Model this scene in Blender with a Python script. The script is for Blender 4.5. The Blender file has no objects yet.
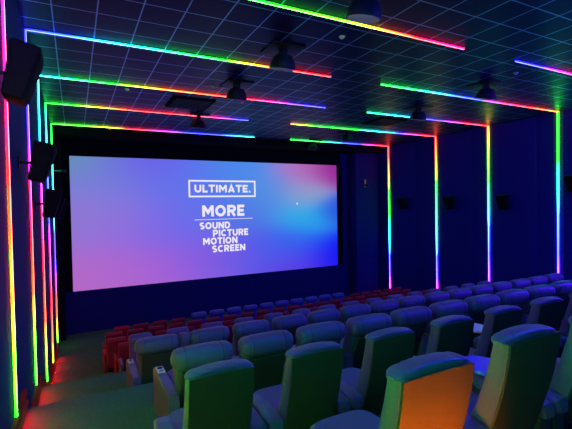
import bpy, bmesh, math, random
from mathutils import Vector, Matrix
random.seed(3)
sc = bpy.context.scene
COL = sc.collection
UP = 4.85            # everything is laid out relative to the eye; the front floor is then lifted to z = 0
ROOTS = []

# ------------------------------------------------------------------ materials
def new_mat(name):
    m = bpy.data.materials.new(name); m.use_nodes = True
    nt = m.node_tree; nt.nodes.clear()
    out = nt.nodes.new('ShaderNodeOutputMaterial')
    return m, nt, out

def lin(c):
    return tuple(((v/255)/12.92 if v/255 <= .04045 else (((v/255)+.055)/1.055)**2.4) for v in c)

def surf(name, col, rough=.5, metal=0, scale=40, bump=.1, vary=.15, spec=.5, coat=0):
    m, nt, out = new_mat(name); N = nt.nodes; L = nt.links
    b = N.new('ShaderNodeBsdfPrincipled'); L.new(b.outputs[0], out.inputs[0])
    b.inputs['Roughness'].default_value = rough; b.inputs['Metallic'].default_value = metal
    b.inputs['Specular IOR Level'].default_value = spec
    b.inputs['Coat Weight'].default_value = coat
    tc = N.new('ShaderNodeTexCoord'); nz = N.new('ShaderNodeTexNoise')
    nz.inputs['Scale'].default_value = scale; nz.inputs['Detail'].default_value = 4
    L.new(tc.outputs['Object'], nz.inputs['Vector'])
    mx = N.new('ShaderNodeMix'); mx.data_type = 'RGBA'
    mx.inputs[6].default_value = (*[c*(1-vary) for c in col], 1)
    mx.inputs[7].default_value = (*[min(1, c*(1+vary)) for c in col], 1)
    L.new(nz.outputs['Fac'], mx.inputs[0]); L.new(mx.outputs[2], b.inputs['Base Color'])
    if bump:
        bp = N.new('ShaderNodeBump'); bp.inputs['Strength'].default_value = bump; bp.inputs['Distance'].default_value = .01
        L.new(nz.outputs['Fac'], bp.inputs['Height']); L.new(bp.outputs[0], b.inputs['Normal'])
    return m

def led(name, axis, a, b, stops, strength):
    """colour runs along one axis from coordinate a to b; stops = [(t, rgb)]"""
    m, nt, out = new_mat(name); N = nt.nodes; L = nt.links
    e = N.new('ShaderNodeEmission'); L.new(e.outputs[0], out.inputs[0]); e.inputs[1].default_value = strength
    tc = N.new('ShaderNodeTexCoord'); sp = N.new('ShaderNodeSeparateXYZ'); L.new(tc.outputs['Object'], sp.inputs[0])
    mr = N.new('ShaderNodeMapRange'); L.new(sp.outputs['XYZ'.index(axis)], mr.inputs[0])
    mr.inputs[1].default_value = a; mr.inputs[2].default_value = b
    cr = N.new('ShaderNodeValToRGB'); L.new(mr.outputs[0], cr.inputs[0]); L.new(cr.outputs[0], e.inputs[0])
    el = cr.color_ramp.elements
    while len(el) < len(stops): el.new(.5)
    for k, (t, c) in enumerate(stops):
        el[k].position = t; el[k].color = (*c, 1)
    return m

def core(name, src, strength):
    m = src.copy(); m.name = name; nt = m.node_tree
    e = nt.nodes['Emission']; cr = nt.nodes['Color Ramp']; e.inputs[1].default_value = strength
    mx = nt.nodes.new('ShaderNodeMix'); mx.data_type = 'RGBA'; mx.inputs[0].default_value = .085; mx.inputs[7].default_value = (1, 1, 1, 1)
    nt.links.new(cr.outputs[0], mx.inputs[6]); nt.links.new(mx.outputs[2], e.inputs[0])
    return m

def glow(name, col, s):
    m, nt, out = new_mat(name)
    e = nt.nodes.new('ShaderNodeEmission'); nt.links.new(e.outputs[0], out.inputs[0])
    e.inputs[0].default_value = (*col, 1); e.inputs[1].default_value = s
    return m

LEATHER = surf('grey_leather', (.085, .095, .18), .36, scale=60, bump=.12, spec=.45)
LEATHER_D = surf('charcoal_leather', (.025, .03, .05), .5, scale=60, bump=.12)
CLOTH = surf('charcoal_back_cloth', (.036, .050, .034), .75, scale=300, bump=.2, spec=.2)
SEAM = surf('dark_seam_thread', (.02, .02, .025), .7, bump=0)
RED = surf('red_upholstery', (.42, .02, .03), .7, scale=200, bump=.15, spec=.3)
RED_D = surf('red_back_cloth', (.22, .012, .02), .8, scale=200, bump=.15, spec=.2)
BLUEL = surf('blue_leather', (.05, .06, .34), .5, scale=60)
PURPL = surf('violet_grey_leather', (.12, .08, .20), .5, scale=60)
BLACK = surf('black_plastic', (.010, .010, .014), .5, bump=0, spec=.2)
BOX = surf('matt_black_speaker_cabinet', (.004, .004, .008), .7, bump=0, spec=.08)
REFL = surf('added_halo_backing_grey_blue', (.055, .06, .17), .8, bump=0, spec=.1)
BLACKM = surf('matte_black_masking', (.006, .006, .009), .95, bump=0, spec=.05)
WHITE = surf('white_plate', (.75, .75, .75), .4, bump=0)
TRAYB = surf('blue_lit_tray', (.06, .06, .85), .3, bump=0, coat=.4)  # blue light falling on the tray is painted into its colour
TRAYW = surf('pale_tray_laminate', (.8, .85, .7), .3, bump=0)
ALU = surf('grey_aluminium', (.3, .3, .32), .35, metal=.9, bump=0)
GRILLE = surf('speaker_grille', (.75, .55, .62), .6, scale=400, bump=.3, vary=.3)
GRILLE_D = surf('dark_speaker_grille', (.004, .004, .007), .8, scale=400, bump=.3, spec=.1)
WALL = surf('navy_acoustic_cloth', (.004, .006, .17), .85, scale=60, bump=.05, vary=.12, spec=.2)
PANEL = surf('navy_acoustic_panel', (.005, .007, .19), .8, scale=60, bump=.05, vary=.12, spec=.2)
CARPET = surf('green_lit_carpet', (.06, .18, .085), .95, scale=25, bump=.4, vary=.35, spec=.1)  # grey carpet with the strips' green light mixed into its base colour
REDCARP = surf('red_carpet_skirting', (.55, .03, .02), .9, scale=80, bump=.3, spec=.1)
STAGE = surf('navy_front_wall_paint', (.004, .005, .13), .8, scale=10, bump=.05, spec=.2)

def ceiling_mat():
    m, nt, out = new_mat('ceiling_tiles_in_metal_grid'); N = nt.nodes; L = nt.links
    tile = N.new('ShaderNodeBsdfPrincipled'); bar = N.new('ShaderNodeBsdfPrincipled')
    tile.inputs['Base Color'].default_value = (.004, .002, .045, 1); tile.inputs['Roughness'].default_value = .42; tile.inputs['Specular IOR Level'].default_value = .10
    bar.inputs['Base Color'].default_value = (.24, .50, .75, 1); bar.inputs['Roughness'].default_value = .38
    bar.inputs['Metallic'].default_value = .35
    tc = N.new('ShaderNodeTexCoord'); sp = N.new('ShaderNodeSeparateXYZ'); L.new(tc.outputs['Object'], sp.inputs[0])
    fac = None
    for ax, off in ((0, 4.63), (1, 4.48)):
        a = N.new('ShaderNodeMath'); a.operation = 'SUBTRACT'; L.new(sp.outputs[ax], a.inputs[0]); a.inputs[1].default_value = off - 0.607*40 - .3035
        b = N.new('ShaderNodeMath'); b.operation = 'MODULO'; L.new(a.outputs[0], b.inputs[0]); b.inputs[1].default_value = .607
        c = N.new('ShaderNodeMath'); c.operation = 'SUBTRACT'; L.new(b.outputs[0], c.inputs[0]); c.inputs[1].default_value = .3035
        d = N.new('ShaderNodeMath'); d.operation = 'ABSOLUTE'; L.new(c.outputs[0], d.inputs[0])
        e = N.new('ShaderNodeMath'); e.operation = 'LESS_THAN'; L.new(d.outputs[0], e.inputs[0]); e.inputs[1].default_value = .0100
        if fac is None: fac = e
        else:
            f = N.new('ShaderNodeMath'); f.operation = 'MAXIMUM'; L.new(fac.outputs[0], f.inputs[0]); L.new(e.outputs[0], f.inputs[1]); fac = f
    mx = N.new('ShaderNodeMixShader'); L.new(fac.outputs[0], mx.inputs[0]); L.new(tile.outputs[0], mx.inputs[1]); L.new(bar.outputs[0], mx.inputs[2])
    L.new(mx.outputs[0], out.inputs[0])
    return m
CEIL = ceiling_mat()

# ------------------------------------------------------------------ mesh helpers
def link(o, parent=None):
    COL.objects.link(o)
    if parent is not None: o.parent = parent
    else: ROOTS.append(o)
    return o

def obj(name, bm, mat, parent=None, smooth=True):
    me = bpy.data.meshes.new(name)
    bmesh.ops.recalc_face_normals(bm, faces=bm.faces)
    bm.to_mesh(me); bm.free()
    if smooth:
        for p in me.polygons: p.use_smooth = True
        try: me.set_sharp_from_angle(angle=math.radians(38))
        except Exception: pass
    me.materials.append(mat)
    return link(bpy.data.objects.new(name, me), parent)

def thing(name, label, cat, loc=(0, 0, 0), rz=0, group=None):
    o = bpy.data.objects.new(name, None); o.empty_display_size = .1
    o.location = loc; o.rotation_euler = (0, 0, rz)
    o['label'] = label; o['category'] = cat
    if group: o['group'] = group
    return link(o)

def struct(name, bm, mat, smooth=False):
    o = obj(name, bm, mat, None, smooth); o['kind'] = 'structure'; return o

def box(bm, c, s, bev=0, seg=2, rot=None):
    r = bmesh.ops.create_cube(bm, size=1.0)
    vs = r['verts']
    bmesh.ops.scale(bm, vec=s, verts=vs)
    if bev:
        es = list({e for v in vs for e in v.link_edges})
        rr = bmesh.ops.bevel(bm, geom=es, offset=bev, segments=seg, profile=.6, affect='EDGES', clamp_overlap=True)
        vs = list({v for f in rr['faces'] for v in f.verts} | {v for v in vs if v.is_valid})
        seen = set(vs); stack = list(vs)
        while stack:
            v = stack.pop()
            for e in v.link_edges:
                w = e.other_vert(v)
                if w not in seen: seen.add(w); stack.append(w)
        vs = list(seen)
    if rot is not None: bmesh.ops.transform(bm, matrix=rot, verts=vs)
    bmesh.ops.translate(bm, vec=c, verts=vs)
    return bm

def B(c, s, bev=0, seg=2, rot=None):
    return box(bmesh.new(), c, s, bev, seg, rot)

def loft(rings, bm=None):
    bm = bm or bmesh.new()
    V = [[bm.verts.new(p) for p in r] for r in rings]
    n = len(rings[0])
    for a, b in zip(V, V[1:]):
        for i in range(n):
            bm.faces.new((a[i], a[(i+1) % n], b[(i+1) % n], b[i]))
    bm.faces.new(V[0][::-1]); bm.faces.new(V[-1])
    return bm

def sup(a, b, n=24, e=4):
    out = []
    for k in range(n):
        t = 2*math.pi*k/n; c, s = math.cos(t), math.sin(t)
        out.append((a*math.copysign(abs(c)**(2/e), c), b*math.copysign(abs(s)**(2/e), s)))
    return out

def slab(secs, e=6, n=28, arch=0):
    """sections stacked upwards: (z, y centre, half width, half thickness)"""
    rings = []
    for z, y, hw, ht in secs:
        rings.append([(px, y+py, z + arch*(1-(px/.24)**2) * max(0, (z-.8))/.3) for px, py in sup(hw, ht, n, e)])
    return loft(rings)

def roll(secs, e=2.6, n=20):
    """sections running along x: (x, y centre, z centre, ry, rz)"""
    return loft([[(x, y+a, z+b) for a, b in sup(ry, rz, n, e)] for x, y, z, ry, rz in secs])

def cyl(bm, c, r, h, n=20, r2=None, rot=None):
    rr = bmesh.ops.create_cone(bm, cap_ends=True, segments=n, radius1=r, radius2=r if r2 is None else r2, depth=h)
    if rot is not None: bmesh.ops.transform(bm, matrix=rot, verts=rr['verts'])
    bmesh.ops.translate(bm, vec=c, verts=rr['verts'])
    return bm

def CY(*a, **k): return cyl(bmesh.new(), *a, **k)

def copy_tree(o, parent=None):
    c = o.copy(); COL.objects.link(c)
    if parent is not None: c.parent = parent
    else: ROOTS.append(c)
    for ch in [x for x in CHILD.get(o.name, [])]: copy_tree(ch, c)
    return c
CHILD = {}
def index_children():
    CHILD.clear()
    for o in bpy.data.objects:
        if o.parent: CHILD.setdefault(o.parent.name, []).append(o)

# ------------------------------------------------------------------ the room
XL, XR, YB, YF, ZC = -.668, 14.457, -1.6, 17.86, 3.0
LEVELS = [(-1.6, YB, .9), (-1.86, .9, 2.2), (-2.2, 2.2, 3.95), (-2.56, 3.95, 6.2), (-3.18, 6.2, 8.5), (-3.75, 8.5, 9.75),
          (-4.05, 9.75, 10.95), (-4.28, 10.95, 12.25), (-4.5, 12.25, 13.65), (-4.7, 13.65, 14.85), (-4.85, 14.85, YF)]
def level(y):
    for z, a, b in LEVELS:
        if a <= y < b: return z
    return -4.85
prof = []
for z, a, b in LEVELS: prof += [(a, z), (b, z)]
prof += [(YF, -5.2), (YB, -5.2)]
bm = loft([[(XL-.1, y, z) for y, z in prof], [(XR+.1, y, z) for y, z in prof]])
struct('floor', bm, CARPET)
T = .12
struct('wall_left', B((XL-T/2, (YB+YF)/2, (ZC-5.2)/2), (T, YF-YB+.3, ZC+5.2)), surf('green_lit_wall_cloth', (.008, .035, .10), .85, scale=60, bump=.05, spec=.2))  # green strip glow on this wall is painted into the cloth colour
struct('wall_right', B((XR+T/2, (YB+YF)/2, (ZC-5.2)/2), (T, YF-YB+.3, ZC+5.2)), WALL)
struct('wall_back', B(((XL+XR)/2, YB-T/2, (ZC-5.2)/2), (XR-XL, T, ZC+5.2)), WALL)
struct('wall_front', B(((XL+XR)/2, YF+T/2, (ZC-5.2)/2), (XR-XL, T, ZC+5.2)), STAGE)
struct('ceiling', B(((XL+XR)/2, (YB+YF)/2, ZC+T/2), (XR-XL+.2, YF-YB+.3, T)), CEIL)
# bulkhead over the screen and dark wings beside it
struct('trim_1', B(((XL+XR)/2, 17.28, 2.85), (XR-XL, 1.14, .30), .01), BLACKM)
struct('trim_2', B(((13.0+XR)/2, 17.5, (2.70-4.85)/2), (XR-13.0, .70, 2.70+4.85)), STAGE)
struct('trim_3', B((XL+.13, 17.5, (2.70-4.85)/2), (.26, .70, 2.70+4.85)), BLACKM)
SX0, SX1, SZ0, SZ1 = -.13, 12.24, -3.18, 2.07
# black masking round the picture: top, left, right
struct('trim_20', B((6.05, 17.84, 2.39), (12.9, .03, .62)), BLACKM)
struct('trim_21', B((SX1+.2, 17.84, -.555), (.36, .03, 5.25)), BLACKM)
struct('trim_22', B((-.27, 17.84, -.555), (.26, .03, 5.25)), BLACKM)

# stepped red skirting along the left wall and its twin on the right
def skirting(name, x0, x1, mat):
    hh = .21
    p = []
    for z, a, b in LEVELS: p += [(a + (hh*.6 if a > YB else 0), z+hh), (b + (hh*.6 if b < YF else 0), z+hh)]
    low = []
    for z, a, b in LEVELS: low += [(a, z), (b, z)]
    p2 = p + low[::-1]
    struct(name, loft([[(x0, y, z) for y, z in p2], [(x1, y, z) for y, z in p2]]), mat)
skirting('baseboard_left', XL, XL+.05, REDCARP)
skirting('baseboard_right', XR-.05, XR, REDCARP)

# shallow acoustic panels on the right wall
STRIPY = [.25, 2.86, 5.47, 7.96, 10.55, 13.15, 16.25]
for k, ys in enumerate(STRIPY):
    y1 = ys-.30; y0 = max(YB+.05, y1-1.55)
    if y1 - y0 < .4: continue
    zf = min(level(y0), level(y1))
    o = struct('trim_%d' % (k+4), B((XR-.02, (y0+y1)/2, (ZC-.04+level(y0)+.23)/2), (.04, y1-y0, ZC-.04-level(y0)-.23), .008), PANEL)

# ------------------------------------------------------------------ LED strips
R_, O_, Y_, YG, G_, GC, C_, AZ, B_, V_, P_, M_ = ((1, .003, .005), (1, .03, .002), (1, .13, .004), (.08, 1, .003), (.003, 1, .003), (.003, 1, .09), (.003, .7, .8),
    (.01, .06, 1), (.008, .012, 1), (.045, .006, 1), (1, .004, .09), (.12, .004, 1))
LS = 9.0
def stops(*s): return list(s)
LEFTWALL = [  # bottom -> top
    [(0, G_), (.55, G_), (.68, M_), (.85, B_), (1, B_)],
    [(0, G_), (.42, G_), (.58, P_), (.78, M_), (1, B_)],
    [(0, G_), (.12, YG), (.25, Y_), (.38, O_), (.52, R_), (.78, P_), (1, P_)],
    [(0, G_), (.14, YG), (.26, O_), (.40, R_), (.56, P_), (.68, V_), (.82, B_), (1, B_)],
    [(0, G_), (.08, YG), (.2, O_), (.35, R_), (.56, P_), (.70, B_), (.88, C_), (1, GC)],
    [(0, YG), (.10, O_), (.24, R_), (.42, P_), (.55, B_), (.72, AZ), (.88, C_), (1, G_)],
    [(0, YG), (.12, O_), (.22, R_), (.36, V_), (.5, B_), (.66, C_), (.8, GC), (1, G_)]]
LEFTCEIL = [  # wall -> end
    [(0, B_), (1, B_)],
    [(0, B_), (.4, AZ), (.7, B_), (1, B_)],
    [(0, C_), (.18, GC), (.45, G_), (.62, YG), (.74, Y_), (.83, R_), (1, P_)],
    [(0, B_), (.12, AZ), (.25, C_), (.42, GC), (.58, G_), (.72, Y_), (.85, R_), (1, R_)],
    [(0, C_), (.10, GC), (.22, G_), (.36, Y_), (.50, O_), (.62, R_), (.74, P_), (.85, V_), (1, B_)],
    [(0, G_), (.12, G_), (.28, Y_), (.38, R_), (.62, R_), (.78, P_), (.9, V_), (1, B_)],
    [(0, G_), (.18, YG), (.32, R_), (.45, P_), (.60, B_), (.8, B_), (1, C_)]]
RIGHTCEIL = [  # end -> wall
    [(0, B_), (1, B_)],
    [(0, AZ), (.25, B_), (.5, M_), (.75, V_), (1, M_)],
    [(0, B_), (.15, B_), (.35, P_), (.6, R_), (1, G_)],
    [(0, G_), (.15, GC), (.35, AZ), (.50, B_), (.62, P_), (.78, R_), (1, Y_)],
    [(0, GC), (.2, C_), (.40, B_), (.58, V_), (.72, P_), (1, R_)],
    [(0, Y_), (.14, G_), (.40, G_), (.55, C_), (.70, B_), (.85, P_), (1, R_)],
    [(0, G_), (.30, GC), (.50, AZ), (.68, B_), (.85, P_), (1, R_)]]
RIGHTWALL = [  # bottom -> top
    [(0, B_), (1, B_)],
    [(0, M_), (.6, V_), (1, M_)],
    [(0, M_), (.25, B_), (.6, C_), (1, G_)],
    [(0, P_), (.06, M_), (.20, B_), (.42, AZ), (.60, C_), (.72, G_), (1, G_)],
    [(0, P_), (.10, M_), (.26, B_), (.42, AZ), (.52, C_), (.68, G_), (.84, YG), (1, Y_)],
    [(0, P_), (.12, V_), (.26, B_), (.42, C_), (.56, GC), (.72, G_), (.86, Y_), (1, R_)],
    [(0, P_), (.12, V_), (.26, B_), (.40, C_), (.54, G_), (.70, G_), (.82, Y_), (.92, R_), (1, R_)]]
LEND = [4.2, 3.0, 6.79, 5.36, 6.89, 5.42, 6.94]
RBEG = [5.5, 4.6, 8.37, 6.85, 8.49, 7.07, 8.69]
LBOT = [-1.36, -1.95, -2.33, -2.93, -3.86, -4.46, -4.62]
LW = .018
POSW = ['rearmost, behind the armchairs', 'second from the rear', 'nearest in view', 'second in view', 'third in view', 'fourth in view', 'farthest, next to the screen']
for k, ys in enumerate(STRIPY):
    s = LS; sl = LS*(21, 17)[k] if k < 2 else LS*1.5; sc_l = LS*(3, 18)[k] if k < 2 else LS; sr = LS*(6, 50)[k] if k < 2 else LS
    t = thing('led_strip', 'rainbow LED strip along the left wall and ceiling, %s' % POSW[k], 'LED strip', (XL, ys, ZC), 0, 'left LED light strips')
    zb = LBOT[k] - ZC; w = LEND[k]-XL
    def piece(surface, along, ln, sg, mat, sf=1):
        # a run of strip hanging under the ceiling (along x) or standing proud of the wall (along z)
        if along == 'X':
            obj(surface+'_channel', B((sg*ln/2, 0, -.006), (ln, .05, .012)), ALU, t, False)
            d = obj(surface+'_diffuser', B((sg*(ln/2+.02), 0, -.022), (ln-.05, 2*LW, .02), .004), mat, t, False)
            obj('light_core', B((sg*(ln/2+.02), 0, -.034), (ln-.05, .009, .006)), core(mat.name+'_core', mat, 14), d, False)
        else:
            obj(surface+'_channel', B((sg*.006, 0, -ln/2), (.012, .05, ln)), ALU, t, False)
            d = obj(surface+'_diffuser', B((sg*(.022 if sf == 1 else .032), 0, -ln/2-.01), (.02 if sf == 1 else .04, 2*LW*sf, ln-.03), .004), mat, t, False)
            if sf > 1: obj('added_halo_backing', B((sg*.003, 0, -ln/2), (.006, .30, ln)), REFL, t, False)  # added backing, there only to catch a halo beside the strip
            obj('light_core', B((sg*(.034+.02*(sf > 1)), 0, -ln/2-.01), (.006, .009*sf, ln-.03)), core(mat.name+'_core', mat, 14), d, False)
    piece('wall', 'Z', -zb, 1, led('led_left_wall_%d' % k, 'Z', zb, 0, LEFTWALL[k], sl))
    piece('ceiling', 'X', w, 1, led('led_left_ceiling_%d' % k, 'X', 0, w, LEFTCEIL[k], sc_l))
    t = thing('led_strip', 'rainbow LED strip along the right wall and ceiling, %s' % POSW[k], 'LED strip', (XR, ys, ZC), 0, 'right LED light strips')
    zb = level(ys)+.22 - ZC; w = XR-RBEG[k]
    piece('wall', 'Z', -zb, -1, led('led_right_wall_%d' % k, 'Z', zb, 0, RIGHTWALL[k], sr), 1.7)
    piece('ceiling', 'X', w, -1, led('led_right_ceiling_%d' % k, 'X', -w, 0, RIGHTCEIL[k], sr))

# red step lights set in the skirting, one per tread
STEPL = glow('red_step_light_lens', (1, .004, .003), 75)
for k, (z, a, b) in enumerate(LEVELS[1:10]):
    yy = (a+b)/2+.05; ln = (b-a)*.8
    t = thing('step_light', 'hooded red floor light on the left skirting, %s step down the aisle' % ['first', 'second', 'third', 'fourth', 'fifth', 'sixth', 'seventh', 'eighth', 'ninth'][k], 'step light', (XL+.05, yy, z+.17), 0, 'red step lights down the aisle')
    obj('hood', B((.025, 0, 0), (.05, ln, .012), .003), REDCARP, t)
    obj('lens', B((.027, 0, -.010), (.03, ln-.04, .008), .002), STEPL, t)
# amber step light on the riser behind the rear armchairs
t = thing('step_light', 'amber step light on the platform edge behind the rear armchairs', 'step light', (1.38, .87, -1.5), 0)
obj('housing', B((0, 0, -.04), (.34, .06, .12), .006), BLACK, t)
obj('lens', B((0, .034, -.03), (.13, .012, .09), .003), glow('amber_step_light_lens', (1, .10, .002), 1900), t)

for s_ in (-1, 1): obj('added_light_fin', B((s_*.09 + .01*(s_ > 0), .14 if s_ < 0 else .08, .05), (.012, .24 if s_ < 0 else .12, .30), .002), BLACK, t)  # unseen fins added to keep amber light off the next chair
# ------------------------------------------------------------------ the screen
def screen_mat():
    m, nt, out = new_mat('projected_gradient'); N = nt.nodes; L = nt.links
    tc = N.new('ShaderNodeTexCoord')
    pts = [((0, 1.0), (100, 150, 170), .16), ((.0, .55), (140, 125, 205), .2), ((.10, .8), (118, 130, 215), .2), ((.24, .97), (108, 88, 235), .22), ((.35, .75), (98, 112, 238), .22),
           ((.12, .5), (150, 108, 220), .22), ((.05, .05), (182, 106, 198), .25), ((.25, .1), (165, 96, 214), .22), ((.32, .45), (108, 104, 236), .2), ((.45, .15), (122, 90, 226), .2),
           ((.52, .9), (70, 138, 236), .22), ((.55, .55), (80, 118, 228), .2), ((.65, .2), (84, 88, 232), .2), ((.68, .75), (84, 146, 226), .18),
           ((.83, .92), (186, 110, 186), .14), ((.84, .72), (150, 158, 198), .12), ((.97, .95), (150, 24, 150), .13), ((.84, .50), (40, 176, 232), .16), ((.99, .55), (40, 60, 225), .12),
           ((.78, .25), (40, 100, 240), .16), ((.97, .12), (14, 14, 245), .2), ((.78, .03), (96, 60, 225), .16)]
    csum = None; wsum = None
    for (u, v), c, s in pts:
        d = N.new('ShaderNodeVectorMath'); d.operation = 'SUBTRACT'; L.new(tc.outputs['Object'], d.inputs[0]); d.inputs[1].default_value = (SX0+(SX1-SX0)*u, 0, SZ0+(SZ1-SZ0)*v)
        d2 = N.new('ShaderNodeVectorMath'); d2.operation = 'MULTIPLY'; L.new(d.outputs[0], d2.inputs[0]); d2.inputs[1].default_value = (1/(SX1-SX0)/s, 0, 1/(SX1-SX0)*1.9/s)
        dd = N.new('ShaderNodeVectorMath'); dd.operation = 'DOT_PRODUCT'; L.new(d2.outputs[0], dd.inputs[0]); L.new(d2.outputs[0], dd.inputs[1])
        n1 = N.new('ShaderNodeMath'); n1.operation = 'MULTIPLY'; n1.inputs[1].default_value = -1.6; L.new(dd.outputs['Value'], n1.inputs[0])
        ex = N.new('ShaderNodeMath'); ex.operation = 'EXPONENT'; L.new(n1.outputs[0], ex.inputs[0])
        ad = N.new('ShaderNodeMath'); ad.operation = 'ADD'; L.new(ex.outputs[0], ad.inputs[0]); ad.inputs[1].default_value = .0008
        sc_ = N.new('ShaderNodeVectorMath'); sc_.operation = 'SCALE'; sc_.inputs[0].default_value = lin(c); L.new(ad.outputs[0], sc_.inputs['Scale'])
        if csum is None: csum, wsum = sc_.outputs[0], ad.outputs[0]
        else:
            q = N.new('ShaderNodeVectorMath'); q.operation = 'ADD'; L.new(csum, q.inputs[0]); L.new(sc_.outputs[0], q.inputs[1]); csum = q.outputs[0]
            w = N.new('ShaderNodeMath'); w.operation = 'ADD'; L.new(wsum, w.inputs[0]); L.new(ad.outputs[0], w.inputs[1]); wsum = w.outputs[0]
    iv = N.new('ShaderNodeMath'); iv.operation = 'DIVIDE'; iv.inputs[0].default_value = 1; L.new(wsum, iv.inputs[1])
    fn = N.new('ShaderNodeVectorMath'); fn.operation = 'SCALE'; L.new(csum, fn.inputs[0]); L.new(iv.outputs[0], fn.inputs['Scale'])
    e = N.new('ShaderNodeEmission'); L.new(fn.outputs[0], e.inputs[0]); e.inputs[1].default_value = 1.0
    L.new(e.outputs[0], out.inputs[0])
    return m
t = thing('cinema_screen', 'huge glowing cinema screen with purple and blue gradient and white words', 'cinema screen', (0, 17.80, 0))
obj('projection_surface', B(((SX0+SX1)/2, .01, (SZ0+SZ1)/2), (SX1-SX0, .02, SZ1-SZ0)), screen_mat(), t, False)
obj('screen_frame', B(((SX0+SX1)/2, .035, (SZ0+SZ1)/2), (SX1-SX0+.04, .02, SZ1-SZ0+.04)), BLACKM, t, False)
INK = glow('projected_white', (.86, .80, .93), 1.0)
def arc(cx, cy, rx, ry, a0, a1, n=10):
    return [(cx+rx*math.cos(math.radians(a0+(a1-a0)*i/n)), cy+ry*math.sin(math.radians(a0+(a1-a0)*i/n))) for i in range(n+1)]
q = .105
GLYPH = {   # width, list of centre lines in a box 1 high
 'U': (.74, [[(q, 1), (q, .36)] + arc(.37, .36, .37-q, .36-q, 180, 360) + [(.74-q, 1)]]), 'L': (.56, [[(q, 1), (q, q), (.56, q)]]), 'T': (.68, [[(0, 1-q), (.68, 1-q)], [(.34, 1), (.34, 0)]]),
 'I': (.21, [[(q, 0), (q, 1)]]), 'M': (.90, [[(q, 0), (q, 1)], [(.90-q, 0), (.90-q, 1)], [(.13, .93), (.45, .36), (.77, .93)]]), 'A': (.80, [[(.10, 0), (.40, .93), (.70, 0)], [(.22, .27), (.58, .27)]]),
 'E': (.60, [[(.60, 1-q), (q, 1-q), (q, q), (.60, q)], [(q, .5), (.54, .5)]]), '.': (.22, [[(.02, q), (.20, q)]]),
 'O': (.86, [arc(.43, .5, .43-q, .5-q, 0, 360, 28)]), 'R': (.72, [[(q, 0), (q, 1-q), (.40, 1-q)] + arc(.40, .68, .22, .215, 90, -90) + [(q, .465)], [(.36, .47), (.62, 0)]]),
 'S': (.66, [arc(.33, .715, .225, .18, 35, 180)[:-1] + arc(.33, .70, .225, .17, 180, 250, 5) + arc(.33, .30, .225, .17, 70, 0, 5)[0:] + arc(.33, .285, .225, .18, 0, -145)]),
 'N': (.76, [[(q, 0), (q, 1)], [(.76-q, 0), (.76-q, 1)], [(.13, .93), (.63, .07)]]), 'D': (.78, [[(q, q), (q, 1-q), (.36, 1-q)] + arc(.36, .5, .31, .395, 90, -90, 14) + [(q, q)]]),
 'P': (.70, [[(q, 0), (q, 1-q), (.40, 1-q)] + arc(.40, .66, .20, .235, 90, -90) + [(q, .425)]]), 'C': (.76, [arc(.42, .5, .32, .395, 48, 312, 20)])}
def stroke(bm, pts, w, f):
    """a ribbon of width w along pts"""
    n = len(pts); out = []
    for i, p in enumerate(pts):
        a = pts[max(0, i-1)]; b = pts[min(n-1, i+1)]
        d1 = Vector((p[0]-a[0], p[1]-a[1])); d2 = Vector((b[0]-p[0], b[1]-p[1]))
        if d1.length < 1e-6: d1 = d2
        if d2.length < 1e-6: d2 = d1
        d1.normalize(); d2.normalize(); m = (d1+d2)
        m = m.normalized() if m.length > 1e-4 else d1
        nn = Vector((-m.y, m.x)); k = w/2/max(.45, abs(nn.dot(Vector((-d1.y, d1.x)))))
        out.append((Vector(p)+nn*k, Vector(p)-nn*k))
    V = [(bm.verts.new(f(a)), bm.verts.new(f(b))) for a, b in out]
    for (a, b), (c, d) in zip(V, V[1:]): bm.faces.new((a, b, d, c))
def text(word, x0, x1, z1, z0, fat=.2):
    gap = .11; tot = sum(GLYPH[c][0] for c in word) + gap*(len(word)-1)
    grp = None; x = 0; bm = bmesh.new()
    sx = (x1-x0)/tot; sz = z1-z0; rat = sx/sz
    for c in word:
        w, lines = GLYPH[c]
        for ln in lines:
            stroke(bm, [((x+px)*rat, py) for px, py in ln], .25*min(1, (1+rat)/2), lambda p: (x0+p[0]/rat*sx, -.003, z0+p[1]*sz))
        x += w + gap
    r = obj('lettering', bm, INK, t, False); r['label'] = 'white projected word ' + word.strip('.')
    return r
text('ULTIMATE.', 4.70, 7.36, 1.00, .66)
text('MORE', 5.03, 7.03, .08, -.42)
text('SOUND', 4.90, 6.32, -.68, -.98)
text('PICTURE', 5.50, 7.20, -1.03, -1.33)
text('MOTION', 5.04, 6.66, -1.38, -1.68)
text('SCREEN', 5.45, 7.04, -1.74, -2.04)
bm = bmesh.new()
bx0, bx1, bz0, bz1, bw = 4.44, 7.62, .48, 1.17, .075
for c, s in (((bx0+bx1)/2, bz1), (bx1-bx0, bw)), (((bx0+bx1)/2, bz0), (bx1-bx0, bw)):
    box(bm, (c[0], -.002, c[1]), (s[0], .002, s[1]))
for x in (bx0+bw/2, bx1-bw/2): box(bm, (x, -.002, (bz0+bz1)/2), (bw, .002, bz1-bz0-bw))
obj('title_box', bm, INK, t, False)
obj('divider_line', B((6.06, -.002, -.555), (2.75, .002, .025)), INK, t, False)
obj('bright_dot', CY((9.85, -.002, .10), .045, .002, rot=Matrix.Rotation(math.pi/2, 4, 'X')), INK, t, False)

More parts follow.
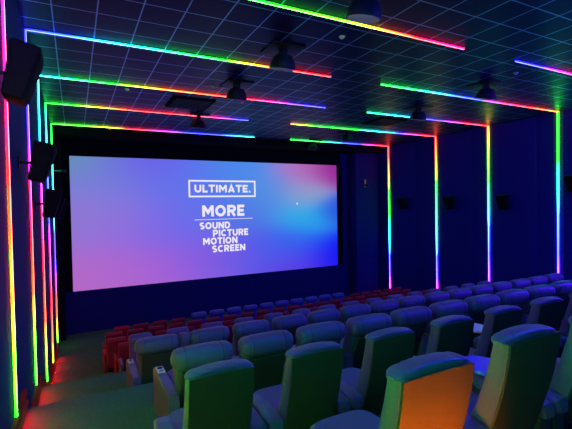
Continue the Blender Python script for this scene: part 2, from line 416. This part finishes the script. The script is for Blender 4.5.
# ------------------------------------------------------------------ seats
def armchair(tray=None):
    t = thing('armchair', '-', 'cinema seat')
    obj('seat_base', B((0, .58, .20), (.46, .52, .40), .02), LEATHER_D, t)
    obj('seat_cushion', slab([(.36, .60, .20, .25), (.385, .60, .232, .29), (.47, .59, .235, .30), (.505, .58, .215, .27)], 5), LEATHER, t)
    RL = [(.30, .235, .07), (.34, .215, .078), (.50, .145, .076), (.66, .093, .070), (.82, .048, .062), (.96, .020, .056), (1.05, .006, .052), (1.085, .004, .050)]   # height, rear y, half thickness
    bk = obj('backrest', slab([(z, y+ht, .232, ht) for z, y, ht in RL], 14, arch=.012), LEATHER, t)
    rp = []
    for z, y, ht in RL[1:]:
        rp.append([(x, y+dy, z+(.010 if z > 1.06 else 0)*(1-(x/.23)**2)) for x, dy in ((-.229, .012), (-.226, -.006), (-.10, -.013), (.0, -.015), (.10, -.013), (.226, -.006), (.229, .012))])
    obj('rear_panel', loft(rp), CLOTH, bk)
    hs = []
    for k in range(21):
        u = -1+2*k/20; x = .236*u
        edge = (1-abs(u)**9)**.5 if abs(u) < 1 else 0
        pinch = 1 - .16*math.exp(-((abs(u)-.62)/.07)**2)
        hs.append((x, .060+.012, 1.080+.022*(1-u*u), max(.03, .062*edge**.5), max(.010, .030*edge)*pinch))
    hr = obj('headrest', roll(hs, 3.4), LEATHER, t)
    for s in (-1, 1): obj('seam', B((s*.146, .072, 1.1175), (.003, .085, .004), .001, 1), LEATHER_D, hr)
    for s in (-1, 1):
        a = obj('armrest', B((s*.305, .36, .26), (.118, .46, .52), .02), LEATHER_D, t)
        p = [( s*.305, .0)]
        pad = loft([[(s*.305+a_, y, z+b_) for a_, b_ in sup(w, h, 20, 4)] for y, z, w, h in
                    ((.10, .545, .045, .03), (.115, .555, .060, .045), (.25, .57, .064, .05), (.45, .57, .064, .05), (.57, .565, .062, .047), (.60, .555, .05, .032))])
        obj('arm_pad', pad, LEATHER, a)
    if tray:
        m, x, y, z, lab = tray
        tr = obj('swivel_tray', loft([[(x+a_, y+b_, z+dz) for a_, b_ in sup(.15*q, .19*q, 28, 2.4)] for dz, q in ((-.012, .96), (-.006, 1), (.006, 1), (.012, .97))]), m, t)
        tr['label'] = lab
        obj('tray_stem', CY((x-.08, y-.08, z-.04), .018, .06), BLACK, tr)
    return t

def recliner(H, name='recliner'):
    t = thing(name, '-', 'cinema seat')
    obj('seat_base', B((0, .62, .19), (.48, .62, .38), .02), LEATHER_D, t)
    obj('seat_cushion', slab([(.35, .62, .20, .30), (.38, .62, .235, .36), (.47, .61, .238, .37), (.51, .60, .21, .33)], 5), LEATHER, t)
    obj('footrest', B((0, .97, .24), (.44, .07, .34), .03, 3), LEATHER, t)
    k = H-.12
    bk = obj('backrest', slab([(.28, .30, .225, .10), (.32, .295, .238, .13), (.50, .23, .24, .13), (k-.25, .10, .29, .11), (k-.10, .04, .30, .10), (k+.02, .01, .28, .08)], 7), LEATHER, t)
    rp = []
    for z, y in ((.30, .165), (.50, .10), (k-.25, -.01), (k-.135, -.058), (k-.12, -.05)):
        q = (y - .028)
        rp.append([(-.235, q+.05, z), (-.228, q+.004, z), (0, q-.004, z), (.228, q+.004, z), (.235, q+.05, z)])
    obj('rear_panel', loft(rp), CLOTH, bk)
    hs = []
    for j in range(29):
        u = -1+2*j/28; x = .333*u
        e = (1-abs(u)**6)**.5 if abs(u) < 1 else 0
        pinch = 1 - .075*math.exp(-((abs(u)-.60)/.045)**2)
        if abs(u) > .66: pinch *= 1 - .018*(j % 2)
        hs.append((x, -.005, k, max(.03, .138*(.35+.65*e))*pinch, max(.03, .120*(.35+.65*e))*pinch))
    pl = obj('headrest_pillow', roll(hs, 2.5, 24), LEATHER, t)
    for s in (-1, 1): obj('seam', loft([[(s*.2+dx, -.005+a, k+b) for a, b in sup(.1315, .1145, 24, 2.5)] for dx in (-.003, .003)]), SEAM, pl)
    for s in (-1, 1):
        a = obj('armrest', loft([[(s*.307+px, y, z*.5+pz) for px, pz in sup(.058, z*.5, 20, 12)] for y, z in ((.02, .57), (.035, .585), (.96, .565), (.98, .55))]), LEATHER, t)
        obj('control_plate', B((s*.307, .80, .577), (.088, .20, .012), .004), WHITE, a)
        obj('cup_holder', CY((s*.307, .84, .585), .034, .006), BLACK, a)
        obj('button', B((s*.307, .745, .584), (.05, .022, .006), .002, 1), BLACK, a)
    return t

def red_seat(H, W, back='red'):
    t = thing('stalls_seat', '-', 'cinema seat')
    m, d = {'red': (RED, RED_D), 'blue': (BLUEL, BLUEL), 'purple': (PURPL, LEATHER_D)}[back]
    hw = {'red': W*.385, 'blue': W*.43, 'purple': W*.32}[back]
    obj('seat_base', B((0, .34, .19), (W*.6, .30, .38), .02), BLACK, t)
    obj('seat_cushion', slab([(.36, .36, hw*.85, .21), (.39, .36, hw*.95, .24), (.45, .35, hw*.95, .24), (.48, .34, hw*.85, .21)], 5), m, t)
    if back == 'red':
        bk = obj('backrest', slab([(.22, .14, hw*.9, .03), (.25, .14, hw*.97, .05), (.6, .06, hw, .05), (H-.06, .0, hw, .045), (H-.015, -.005, hw*.98, .038), (H, -.005, hw*.92, .022)], 8), m, t)
        obj('rear_shell', slab([(.24, .095, hw*.90, .012), (.6, .012, hw*.93, .012), (H-.07, -.045, hw*.93, .010)], 8), d, bk)
    else:
        bk = obj('backrest', slab([(.22, .14, hw*.8, .03), (.25, .14, hw*.86, .06), (.6, .08, hw*.88, .06), (H-.15, .02, hw*.88, .06), (H-.1, .015, hw*.85, .05)], 8), m, t)
        obj('headrest_pillow', roll([(hw*u, 0, H-.10, .10*(1-abs(u)**6)**.5+.02, .085*(1-abs(u)**6)**.5+.015) for u in [-1+2*j/16 for j in range(17)]], 2.6), m, t)
    for s in (-1, 1):
        a = obj('armrest', B((s*(W/2-.03), .30, .28), (.045, .44, .56), .012), d, t)
        obj('arm_pad', B((s*(W/2-.03), .32, .575), (.055, .42, .05), .015), m, a)
    return t

NUM = ['first', 'second', 'third', 'fourth', 'fifth', 'sixth', 'seventh', 'eighth', 'ninth', 'tenth', 'eleventh', 'twelfth', 'thirteenth', 'fourteenth', 'fifteenth',
       'sixteenth', 'seventeenth', 'eighteenth', 'nineteenth', 'twentieth', 'twenty-first', 'twenty-second', 'twenty-third']

protos = []
def row(make, xs, y, z, fmt, group, special=None):
    proto = make(); index_children()
    for i, x in enumerate(xs):
        o = proto if i == 0 else copy_tree(proto)
        o.location = (x, y, z); o['label'] = fmt(i); o['group'] = group
        if special: special(i, o)
    return proto

# two rear rows of high backed armchairs
def r1(i, y=1.376): pass
a1 = armchair(); a1.location = (1.475, 1.33, -1.865); a1.name = 'armchair'
a1['label'] = 'high-backed armchair in the rearmost row with its back glowing orange'; a1['group'] = 'rearmost row of armchairs'
a2 = armchair((TRAYB, .40, .62, .64, 'oval swivel tray tinted as blue-lit')); a2.location = (2.255, 1.33, -1.86+.02)
bpy.context.view_layer.update()
a2.location = (2.255, 1.36, -1.848)
a2['label'] = 'tall dark armchair in the rearmost row, next to the orange-lit one'; a2['group'] = 'rearmost row of armchairs'
a3 = armchair(); a3.location = (3.03, 1.37, -1.86); a3['label'] = 'armchair at the frame edge, third along the rearmost row'; a3['group'] = 'rearmost row of armchairs'
proto2 = armchair(); index_children()
L2 = ['leftmost armchair of the second row, back lit bright green', 'second armchair of the second row, dark green back with lime edge', 'third armchair of the second row with a mustard-lit edge',
      'fourth armchair of the second row with a pinkish edge', 'fifth armchair of the second row, beside the pale tray', 'sixth armchair of the second row with a magenta edge', 'armchair seventh along the second row, cut by the frame edge', 'armchair eighth along the second row, beyond the frame']
x2 = [.852+.752*i for i in range(7)]
for i, x in enumerate(x2):
    if i == 4:
        o = armchair((TRAYW, .30, .64, .72, 'pale oval swivel tray')); index_children()
    else: o = proto2 if i == 0 else copy_tree(proto2)
    o.location = (x, 2.60, -2.2); o['label'] = L2[i]; o['group'] = 'second row of armchairs'

# rows of pillow recliners
row(lambda: recliner(1.075), [1.19+.757*i for i in range(11)], 4.33, -2.56,
    lambda i: 'grey pillow-top recliner directly in front of the armchairs, %s from the left aisle' % NUM[i], 'near row of pillow recliners')
row(lambda: recliner(1.18), [1.09 if i == 0 else 1.09+.09+.747*i for i in range(15)], 6.56, -3.18,
    lambda i: 'pillow-top recliner in the middle recliner row, %s from the left aisle' % NUM[i], 'middle row of pillow recliners')
row(lambda: red_seat(1.205, .75, 'purple'), [1.12+.752*i for i in range(15)], 8.70, -3.75,
    lambda i: 'purple-lit seat with a narrow pillow bordering the red seats, %s from the left aisle' % NUM[i], 'narrow pillow seats bordering the red stalls')
t = thing('console', 'narrow padded console squeezed between the first two middle row recliners', 'console', (1.09+.42, 6.56, -3.18))
obj('console_body', B((0, .42, .28), (.10, .86, .56), .015), LEATHER_D, t)
obj('console_post', B((0, .06, .82), (.085, .10, .60), .02), LEATHER_D, t)
obj('console_pillow', roll([(x, 0, 1.06, r, r*.9) for x, r in ((-.075, .09), (-.066, .118), (.066, .118), (.075, .09))], 2.8), LEATHER, t)

# red stalls seats down at the front
row(lambda: red_seat(.99, .60), [1.03+.60*i for i in range(20)], 9.95, -4.05,
    lambda i: 'red seat in the row just beyond the recliners, %s from the left aisle' % NUM[i], 'red seats, rear stalls row')
row(lambda: red_seat(1.01, .59), [.86+.59*i for i in range(20)], 11.15, -4.28,
    lambda i: 'red seat in the second stalls row, %s from the left aisle' % NUM[i], 'red seats, second stalls row')
row(lambda: red_seat(1.01, .578), [.90+.578*i for i in range(20)], 12.45, -4.5,
    lambda i: 'red seat behind the front row, %s from the left aisle' % NUM[i], 'red seats, third stalls row')
row(lambda: red_seat(.97, .59), [1.23+.592*i for i in range(4)], 13.85, -4.7,
    lambda i: 'front row red seat on the left aisle side, %s from the aisle' % NUM[i], 'red seats, front row aisle end')
row(lambda: red_seat(1.08, .642, 'blue'), [3.72+.644*i for i in range(10)], 13.85, -4.7,
    lambda i: 'blue pillow-backed seat in the front row, %s of the blue ones' % NUM[i], 'blue seats, front row centre')
row(lambda: red_seat(.97, .57), [10.37+.58*i for i in range(5)], 13.85, -4.7,
    lambda i: 'front row red seat beyond the blue ones, %s after them' % NUM[i], 'red seats, front row far end')

# ------------------------------------------------------------------ loudspeakers
def wall_speaker(side):
    t = thing('wall_speaker', '-', 'loudspeaker')
    rot = Matrix.Rotation(side*math.radians(14), 4, 'Y')
    # wedge cabinet, narrower at the bottom, grille turned to the room
    rings = []
    for z, d, w in ((-.27, .17, .17), (-.255, .19, .19), (.25, .27, .215), (.27, .25, .20)):
        rings.append([(px, py, z) for px, py in sup(d/2, w, 24, 9)])
    bm = loft(rings); bmesh.ops.transform(bm, matrix=Matrix.Translation((side*.27, 0, 0)) @ rot, verts=bm.verts)
    c = obj('cabinet', bm, BOX, t)
    g = B((side*.115, 0, .0), (.02, .32, .46), .01)
    bmesh.ops.transform(g, matrix=Matrix.Translation((side*.27, 0, 0)) @ rot @ Matrix.Rotation(side*math.radians(4.5), 4, 'Y'), verts=g.verts)
    obj('grille', g, GRILLE_D, c)
    br = box(bmesh.new(), (side*.008, 0, 0), (.016, .12, .16), .004); box(br, (side*.10, 0, .0), (.18, .03, .04), .004)
    obj('bracket', br, BLACK, t)
    return t
pl = wall_speaker(1); pr = wall_speaker(-1); index_children()
LSPK = [((XL, 4.55, 1.27), 'big black wall speaker high above the aisle, nearest on the left', .95), ((XL, 6.65, .66), 'black wall speaker over the left aisle, second from the near end', 1.0),
        ((XL, 9.15, .12), 'black wall speaker over the left aisle, third from the near end', 1.0), ((XL, 11.8, .06), 'left aisle wall speaker mostly hidden behind the third', 1.0),
        ((XL, 14.6, .0), 'farthest left aisle wall speaker, nearest the screen', 1.0)]
for i, (p, l, s) in enumerate(LSPK):
    o = pl if i == 0 else copy_tree(pl); o.location = p; o['label'] = l; o['group'] = 'left wall speakers'; o.scale = (s, s, s)
RSPK = [((XR-.04, 7.35, .55), 'right wall speaker cut by the frame edge'), ((XR-.04, 9.75, .0), 'right wall speaker between the fourth and third light strips from the screen'), ((XR-.04, 12.2, .0), 'right wall speaker between the third and second light strips from the screen'),
        ((XR-.04, 15.0, .0), 'right wall speaker nearest the screen')]
for i, (p, l) in enumerate(RSPK):
    o = pr if i == 0 else copy_tree(pr); o.location = p; o['label'] = l; o['group'] = 'right wall speakers'

def ceiling_speaker(g):
    t = thing('ceiling_speaker', '-', 'loudspeaker')
    obj('mounting_plate', B((0, 0, -.012), (.50, .50, .024), .005), BLACK, t)
    obj('neck', CY((0, 0, -.07), .07, .12), BLACK, t)
    rot = Matrix.Translation((0, 0, -.22)) @ Matrix.Rotation(math.radians(16), 4, 'X')
    rings = [[(r*math.cos(a), r*math.sin(a), z) for a in [2*math.pi*j/28 for j in range(28)]] for z, r in ((.12, .08), (.11, .12), (.05, .16), (-.03, .185), (-.09, .20), (-.105, .195))]
    bm = loft(rings); bmesh.ops.transform(bm, matrix=rot, verts=bm.verts)
    s = obj('bell_housing', bm, BLACK, t)
    gr = cyl(bmesh.new(), (0, 0, -.108), .178, .012, 28); bmesh.ops.transform(gr, matrix=rot, verts=gr.verts)
    obj('grille', gr, g, s)
    return t
CS = [((3.70, 4.62), 'pendant ceiling speaker with pinkish grille at the top of the frame'), ((3.62, 7.0), 'pendant ceiling speaker on the left line, second from the camera'), ((3.60, 9.45), 'pendant ceiling speaker on the left line, third from the camera'),
      ((3.67, 13.2), 'pendant ceiling speaker on the left line, nearest the screen'), ((9.38, 6.9), 'pendant ceiling speaker on the right line, nearest the camera'), ((9.65, 9.48), 'pendant ceiling speaker on the right line, second away'),
      ((10.1, 13.8), 'pendant ceiling speaker on the right line, third away'), ((10.0, 16.55), 'pendant ceiling speaker tucked close to the screen bulkhead')]
sp0 = ceiling_speaker(GRILLE); index_children()
for i, (p, l) in enumerate(CS):
    o = sp0 if i == 0 else copy_tree(sp0); o.scale = (1.3, 1.3, 1.15); o.location = (p[0], p[1], ZC); o['label'] = l; o['group'] = 'pendant ceiling speakers'
    if i == 7: o.location = (10.0, 16.5, ZC-.0)

# black ceiling cassettes, smoke detectors, small wall fittings
CA = [((3.02, 11.7), 'black square air cassette in the ceiling, left of the middle'), ((10.05, 11.55), 'black square air cassette in the ceiling behind the right speaker')]
for p, l in CA:
    t = thing('air_cassette', l, 'air vent', (p[0], p[1], ZC), 0, 'black ceiling cassettes')
    obj('housing', B((0, 0, -.02), (1.18, 1.18, .04), .006), BLACKM, t)
    s = bmesh.new()
    for j in range(7): box(s, (0, -.45+.15*j, -.045), (1.0, .05, .012), .002, 1)
    obj('louvre', s, BLACK, t)
SD = [((4.31, 6.03), 'near the second left pendant speaker'), ((3.13, 9.84), 'beside the third left pendant speaker'), ((4.35, 11.0), 'behind the third left pendant speaker'), ((9.2, 6.0), 'under the tip of the nearest right strip'),
      ((1.25, 10.95), 'just beyond the third left light strip'), ((1.25, 16.6), 'close to the screen above the aisle'), ((11.2, 16.4), 'by the last right strip near the screen')]
d0 = None
for i, (p, l) in enumerate(SD):
    if d0 is None:
        d0 = thing('smoke_detector', '-', 'smoke detector')
        obj('base', CY((0, 0, -.008), .055, .016), WHITE, d0); obj('dome', CY((0, 0, -.028), .030, .026, r2=.045), WHITE, d0); index_children(); o = d0
    else: o = copy_tree(d0)
    o.location = (p[0], p[1], ZC); o['label'] = 'small white ceiling detector ' + l; o['group'] = 'white ceiling detectors'
t = thing('wall_light', 'small dark bracket lamp on the left wall by the screen', 'wall light', (XL+.0, 16.75, 1.55))
obj('wall_bar', B((.02, 0, 0), (.04, .04, .62), .006), ALU, t); obj('arm', B((.18, 0, -.15), (.30, .03, .03), .005), ALU, t)
obj('lamp_head', B((.36, 0, -.15), (.16, .12, .10), .02), BLACK, t)
t = thing('wall_box', 'tiny pale switch box low on the left wall beside the screen', 'switch box', (XL, 16.6, -2.4))
obj('box_body', B((.02, 0, 0), (.04, .16, .26), .006), WHITE, t); obj('rocker', B((.043, 0, 0), (.01, .06, .10), .002), BLACK, t)
t = thing('wall_light', 'small dark bracket lamp on the wing right of the screen', 'wall light', (13.6, 17.15, 1.1))
obj('wall_plate', B((0, -.01, 0), (.10, .02, .40), .004), ALU, t); obj('lamp_head', B((0, -.14, -.1), (.12, .24, .12), .02), BLACK, t)

# ------------------------------------------------------------------ lift everything, camera
for o in ROOTS: o.location.z += UP
cam = bpy.data.cameras.new('camera'); co = bpy.data.objects.new('camera', cam); COL.objects.link(co)
Rm = [(0.88767093, -0.46012615, -0.0180069), (0.02585743, 0.01076456, 0.99960768), (0.45975179, 0.88778829, -0.02145307)]
M = Matrix(((Rm[0][0], Rm[1][0], -Rm[2][0], 0), (Rm[0][1], Rm[1][1], -Rm[2][1], 0), (Rm[0][2], Rm[1][2], -Rm[2][2], UP), (0, 0, 0, 1)))
co.matrix_world = M
cam.sensor_width = 36; cam.sensor_fit = 'HORIZONTAL'; cam.lens = 36*407.864/572
cam.clip_start = .05; cam.clip_end = 100
sc.camera = co
w = bpy.data.worlds.new('world'); sc.world = w; w.use_nodes = True
w.node_tree.nodes['Background'].inputs[0].default_value = (.002, .003, .02, 1)
vs = sc.view_settings; vs.view_transform = 'Standard'; vs.look = 'None'; vs.exposure = 0; vs.gamma = 1; vs.use_curve_mapping = False
cy = sc.cycles
cy.use_denoising = True; cy.max_bounces = 6; cy.diffuse_bounces = 3; cy.glossy_bounces = 3; cy.sample_clamp_indirect = 4
try: cy.use_light_tree = True
except Exception: pass
